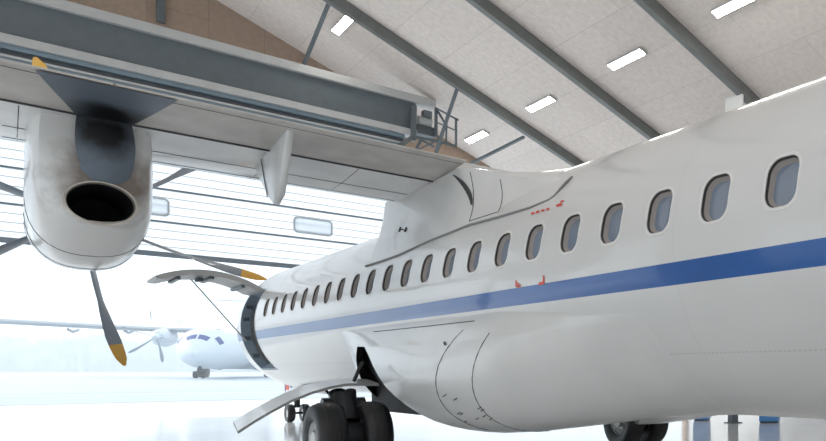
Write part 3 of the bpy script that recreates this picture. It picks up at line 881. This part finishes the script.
def gear(x, y, label=None):
    m = MB(); z = .44+FZ
    m.tube([(x, y+.45, .82), (x, y, .32)], [.10, .085], 14)                 # trailing arm
    m.tube([(x-.3, y, z), (x+.3, y, z)], .055, 14)
    m.tube([(x+.1, y+.3, .85), (x+.05, y+.05, .5)], .06, 14)
    m.tube([(x, y+.2, .75), (x, y+.02, .4)], .035, 12, 1)
    m.tube([(x-.06, y+.3, .8), (x-.06, y-.05, .65), (x-.05, y-.02, .4)], .012, 6, 2)
    m.tube([(x-.15, y, z), (x+.15, y, z)], .2, 20); m.tube([(x, y+.25, .80), (x, y+.1, .45)], [.13, .19], 14); m.tube([(x-.22, y+.2, .68), (x+.22, y+.2, .68)], .09, 12)
    g = m.build('main_landing_gear', [M['gear'], M['chrome'], M['seam']], air, origin=(x, y, FZ))
    for s in (-1, 1): tyre(Vector((x+s*.235, y, z)), .44, .29, g)
gear(XC-1.98, 10.45); gear(XC+2.05, 10.45)

# gear door: curved plate hanging out from the fairing
edge_px = [(379, 383.5), (362, 383), (345, 383.5), (330, 386.5), (312, 391.5), (292, 399.5), (272, 410), (254, 420.5), (238, 431)]
near = [at(u, v, Y=10.75) for u, v in edge_px]
far = [Vector((p.x+.06, 11.4, p.z+.05+.03*i/8)) for i, p in enumerate(near)]
m = MB(); th_ = Vector((0, 0, -.035))
m.loft([near, far], False, 0); m.loft([[p+th_ for p in near], [p+th_ for p in far]], False, 1)
m.loft([near, [p+th_ for p in near]], False, 1); m.loft([far, [p+th_ for p in far]], False, 1)
m.add([near[-1], far[-1], far[-1]+th_, near[-1]+th_], [(0, 1, 2, 3)], 1)
gd = m.build('landing_gear_door', [M['white'], M['doorin']], air, angle=50)
m = MB(); m.tube([near[3]+Vector((0, .25, -.02)), at(335, 402, Y=10.9)], .015); m.build('door_rod', M['gear'], gd); m = MB(); m.tube([at(354, 381, Y=10.6), at(362, 362, Y=10.7)], .02)
m.build('door_rod', M['gear'], gd)

# nose gear
NG = Vector((XC, 22.2, FZ))
m = MB(); m.tube([(XC, 22.35, 1.1), (XC, 22.2, .2)], [.08, .06], 12); m.tube([(XC-.2, 22.2, .225+FZ), (XC+.2, 22.2, .225+FZ)], .03, 10); m.tube([(XC, 22.25, .6), (XC, 22.0, .9)], .03, 8)
ng = m.build('nose_landing_gear', M['gear'], air, origin=NG)
def small_tyre(c):
    m = MB(); m.lathe(c, (1, 0, 0), [(.10, -.06), (.2, -.075), (.225, -.04), (.225, .04), (.2, .075), (.10, .06)], 28); m.build('tyre', M['rubber'], ng, origin=c)
    m = MB()
    for s in (-1, 1): m.lathe(c, (s, 0, 0), [(.105, .055), (.06, .04), (0, .06)], 16)
    m.build('wheel_rim', M['rim'], ng, origin=c)
small_tyre(Vector((XC-.15, 22.2, .225+FZ))); small_tyre(Vector((XC+.15, 22.2, .225+FZ)))
a = at(270, 386, Y=21.6); b = at(312, 383, Y=21.6)
m = MB(); m.box((XC+.31, 20.6, .55), (XC+.35, 21.8, 1.0)); m.build('nose_gear_door', M['white'], air, smooth=False)
m = MB(); m.box((XC-.35, 20.6, .55), (XC-.31, 21.8, 1.0)); d_ = m.build('nose_gear_door', M['white'], air, smooth=False)
m = MB(); m.box((XC-.356, 21.3, .66), (XC-.35, 21.58, .92), 0); m.box((XC-.356, 21.02, .72), (XC-.35, 21.16, .84), 1); m.box((XC-.356, 21.63, .62), (XC-.35, 21.68, .96), 1)
m.build('door_marking', [M['red'], M['bluem']], d_, smooth=False)

M['farhaze'] = mat('hazed blue grey aircraft paint', (.58, .63, .68), .5)  # haze of the distance is put into this paint colour
M['farwing'] = mat('grey wing paint', (.28, .31, .34), .5)
# ================================================================== AIRCRAFT OUTSIDE (simple but whole)
P0 = at(237, 345, Y=76); 
vd = Vector((P0.x, P0.y)).normalized(); head = math.atan2(-vd.y, -vd.x)-rad(10)      # heading, nose toward us
far_air = empty('airliner', (P0.x, P0.y, .655), 'small hazy propeller airliner standing far out on the apron', 'aircraft', None, head-PI/2)
class L(MB): pass
def build_local(m, name, mats, parent, **k):
    loc = parent.location.copy(); rot_ = parent.rotation_euler.copy()
    o = m.build(name, mats, None, **k); o.parent = parent; return o
fw_ = MB(); NS2 = [(-14, .05, .9), (-12, .45, .75), (-9, 1.0, .35), (-7, R0, 0), (9.4, R0, 0), (10, 1.4, -.01), (10.6, 1.3, -.06), (11.2, 1.1, -.15), (11.8, .82, -.28), (12.3, .48, -.38), (12.6, .02, -.45)]
def f2(y, a, off=0):
    r, dz = interp(NS2, y); r += off
    return Vector((-r*math.cos(a), y, ZC+dz+r*math.sin(a)))
fw_.loft([[f2(y, 2*PI*k/32) for k in range(32)] for y, *_ in NS2], True)
build_local(fw_, 'fuselage', M['farhaze'], far_air)
for a0, a1 in ((18, 44), (54, 87), (93, 126), (136, 162)):
    m = MB(); m.loft([[f2(y, rad(lerp(a0, a1, k/4)), .012) for k in range(5)] for y in ((10.7, 10.95, 11.2) if a0 in (18, 136) else (11.3, 11.5, 11.75))], False); build_local(m, 'cockpit_window', M['bluem'], far_air, fix=False)
def fw_wing(s):
    m = MB(); rr = []
    for d in (1.0, 4.05, 8, 13.3, 13.5):
        t = max(0, (d-4.75)/8.78); c = 2.6-1.1*t; rr.append([Vector((s*d, 1.3-.3*t+c*(.02-.0)-q*c, 3.72+max(0, d-4.75)*.043+z_)) for q, z_ in ((0, 0), (.1, .14), (.4, .2), (.8, .08), (1, 0), (.7, -.12), (.3, -.2), (.08, -.12))])
    m.loft(rr, True, 0, True); build_local(m, 'wing', M['farwing'], far_air)
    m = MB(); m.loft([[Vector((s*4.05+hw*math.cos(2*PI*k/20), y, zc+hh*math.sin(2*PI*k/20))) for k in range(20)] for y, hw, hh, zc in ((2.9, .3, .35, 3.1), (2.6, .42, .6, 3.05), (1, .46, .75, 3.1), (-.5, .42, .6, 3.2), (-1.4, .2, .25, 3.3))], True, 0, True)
    build_local(m, 'engine_nacelle', M['farhaze'], far_air)
    m = MB(); m.lathe((s*4.05, 3.0, 3.1), (0, 1, 0), [(.27, -.1), (.25, .2), (.12, .5), (0, .6)], 16); pr_ = build_local(m, 'propeller', M['farhaze'], far_air)
    for k in range(6):
        m = MB(); blade_mb(.35+k*PI/3, m, Vector((s*4.05, 3.1, 3.1))); o = m.build('blade', [M['blade'], M['blade']], None); o.parent = pr_
    for d in (6.5, 9.5):
        m = MB(); m.loft([[Vector((s*d+.07*math.cos(2*PI*k/8), y, z_+.12*math.sin(2*PI*k/8))) for k in range(8)] for y, z_ in ((.3, 3.6), (-.6, 3.45), (-1.6, 3.65))], True, 0, True); build_local(m, 'flap_hinge_fairing', M['farwing'], far_air)
fw_wing(-1); fw_wing(1)
m = MB(); m.loft([[Vector((w*.1*sx, y, z_)) for sx, y in ((0, y0), (1, (y0+y1)/2), (0, y1), (-1, (y0+y1)/2))] for z_, y0, y1, w in ((3.0, -8, -13.5, 1.5), (7.2, -12, -14.5, 1))], True, 0, True); build_local(m, 'tail_fin', M['farhaze'], far_air, smooth=False)
m = MB(); m.loft([[Vector((x, y, 7.2+z_)) for y, z_ in ((-11.8, 0), (-12.5, .08), (-13.6, 0), (-12.5, -.08))] for x in (-3.6, 3.6)], True, 0, True); build_local(m, 'tailplane', M['farhaze'], far_air, smooth=False)
for x, y, wr in ((-2.05, 0, .43), (2.05, 0, .43), (0, 11, .25)):
    m = MB(); m.tube([(x, y, 1.2), (x, y, wr)], .1, 8)
    g = build_local(m, 'landing_gear', M['gear'], far_air)
    for s in (-1, 1):
        m = MB(); m.lathe((x+s*.2, y, wr), (1, 0, 0), [(.08, -.1), (wr*.9, -.12), (wr, -.05), (wr, .05), (wr*.9, .12), (.08, .1)], 20); o = m.build('tyre', M['rubber'], None); o.parent = g
for s in (-1, 1):
    m = MB(); m.loft([[Vector((s*(1.15+q*.6*math.sin(PI*k/8)), y, 1.1-.5*math.cos(PI*k/8)*q)) for k in range(9)] for y, q in ((2.2, .1), (1, .9), (-1, 1), (-3, .1))], False); build_local(m, 'landing_gear_fairing', M['farhaze'], far_air)

# distant trees, haze put into their pale colour: a band nobody could count
m = MB()
M['trees'] = mat('hazed grey green trees', (.38, .44, .47), .9, noise=.25, nscale=.4)
rings = []
for k in range(560):
    x = -150+k*.6; h_ = 6.6+.8*math.sin(k*.05)+.5*math.sin(k*.31)+random.uniform(-.45, .45); d_ = 4+random.uniform(-.6, .6)
    rings.append([Vector((x+random.uniform(-.2, .2), 215-d_*math.cos(PI*a/8), 1.0+h_*math.sin(PI*a/8)**.7*random.uniform(.94, 1.05))) for a in range(9)])
m.loft(rings, False)
tag(m.build('tree_line', M['trees'], smooth=True, angle=180), 'long hazy band of pale trees on the horizon', 'trees', None, 'stuff')

# morning mist over the airfield
def mist():
    mm = bpy.data.materials.new('morning mist'); mm.use_nodes = True; nt = mm.node_tree; nt.nodes.clear()
    out = nt.nodes.new('ShaderNodeOutputMaterial'); v = nt.nodes.new('ShaderNodeVolumeScatter')
    v.inputs['Color'].default_value = (.97, .985, 1, 1); v.inputs['Density'].default_value = .004; v.inputs['Anisotropy'].default_value = .2
    nt.links.new(v.outputs[0], out.inputs['Volume'])
    return mm
MIST = True
if MIST:
    m = MB(); m.box((-250, T+8, -.5), (250, 200, 14))
    tag(m.build('mist', mist(), smooth=False), 'white morning mist lying over the airfield', 'mist', None, 'stuff')

# ================================================================== LIGHT
w = bpy.data.worlds.new('world'); bpy.context.scene.world = w; w.use_nodes = True
bg = w.node_tree.nodes['Background']; bg.inputs['Color'].default_value = (.80, .915, 1, 1); bg.inputs['Strength'].default_value = 1.65
def area(loc, rot, sx, sy, e, col=(1, .97, .92)):
    l = bpy.data.lights.new('fill_light', 'AREA'); l.shape = 'RECTANGLE'; l.size = sx; l.size_y = sy; l.energy = e; l.color = col
    o = bpy.data.objects.new('fill_light', l); C.objects.link(o); o.location = loc; o.rotation_euler = rot
    return o
for yy in (-5.0, 0.5, 5.5, 10.5):  # added fill lights under the ceiling, without any fixtures
    for xx in (-9.0, -1.0, 9.5):
        area((xx, yy, zr(xx)-.25), (0, 0, 0), .3, 4.0, 66)
sc = bpy.context.scene
sc.view_settings.view_transform = 'Standard'; sc.view_settings.look = 'None'; sc.view_settings.gamma = 1; sc.view_settings.use_curve_mapping = False
sc.view_settings.exposure = 0.0
sc.cycles.use_denoising = True
sc.cycles.volume_bounces = 6; sc.cycles.max_bounces = 12; sc.cycles.diffuse_bounces = 6
sl_ = bpy.data.lights.new('sun', 'SUN'); sl_.energy = 3.0; sl_.angle = rad(12); sl_.color = (1, .97, .93)
so = bpy.data.objects.new('sun', sl_); C.objects.link(so); so.rotation_euler = Vector((-.55, .75, .47)).to_track_quat('Z', 'Y').to_euler()
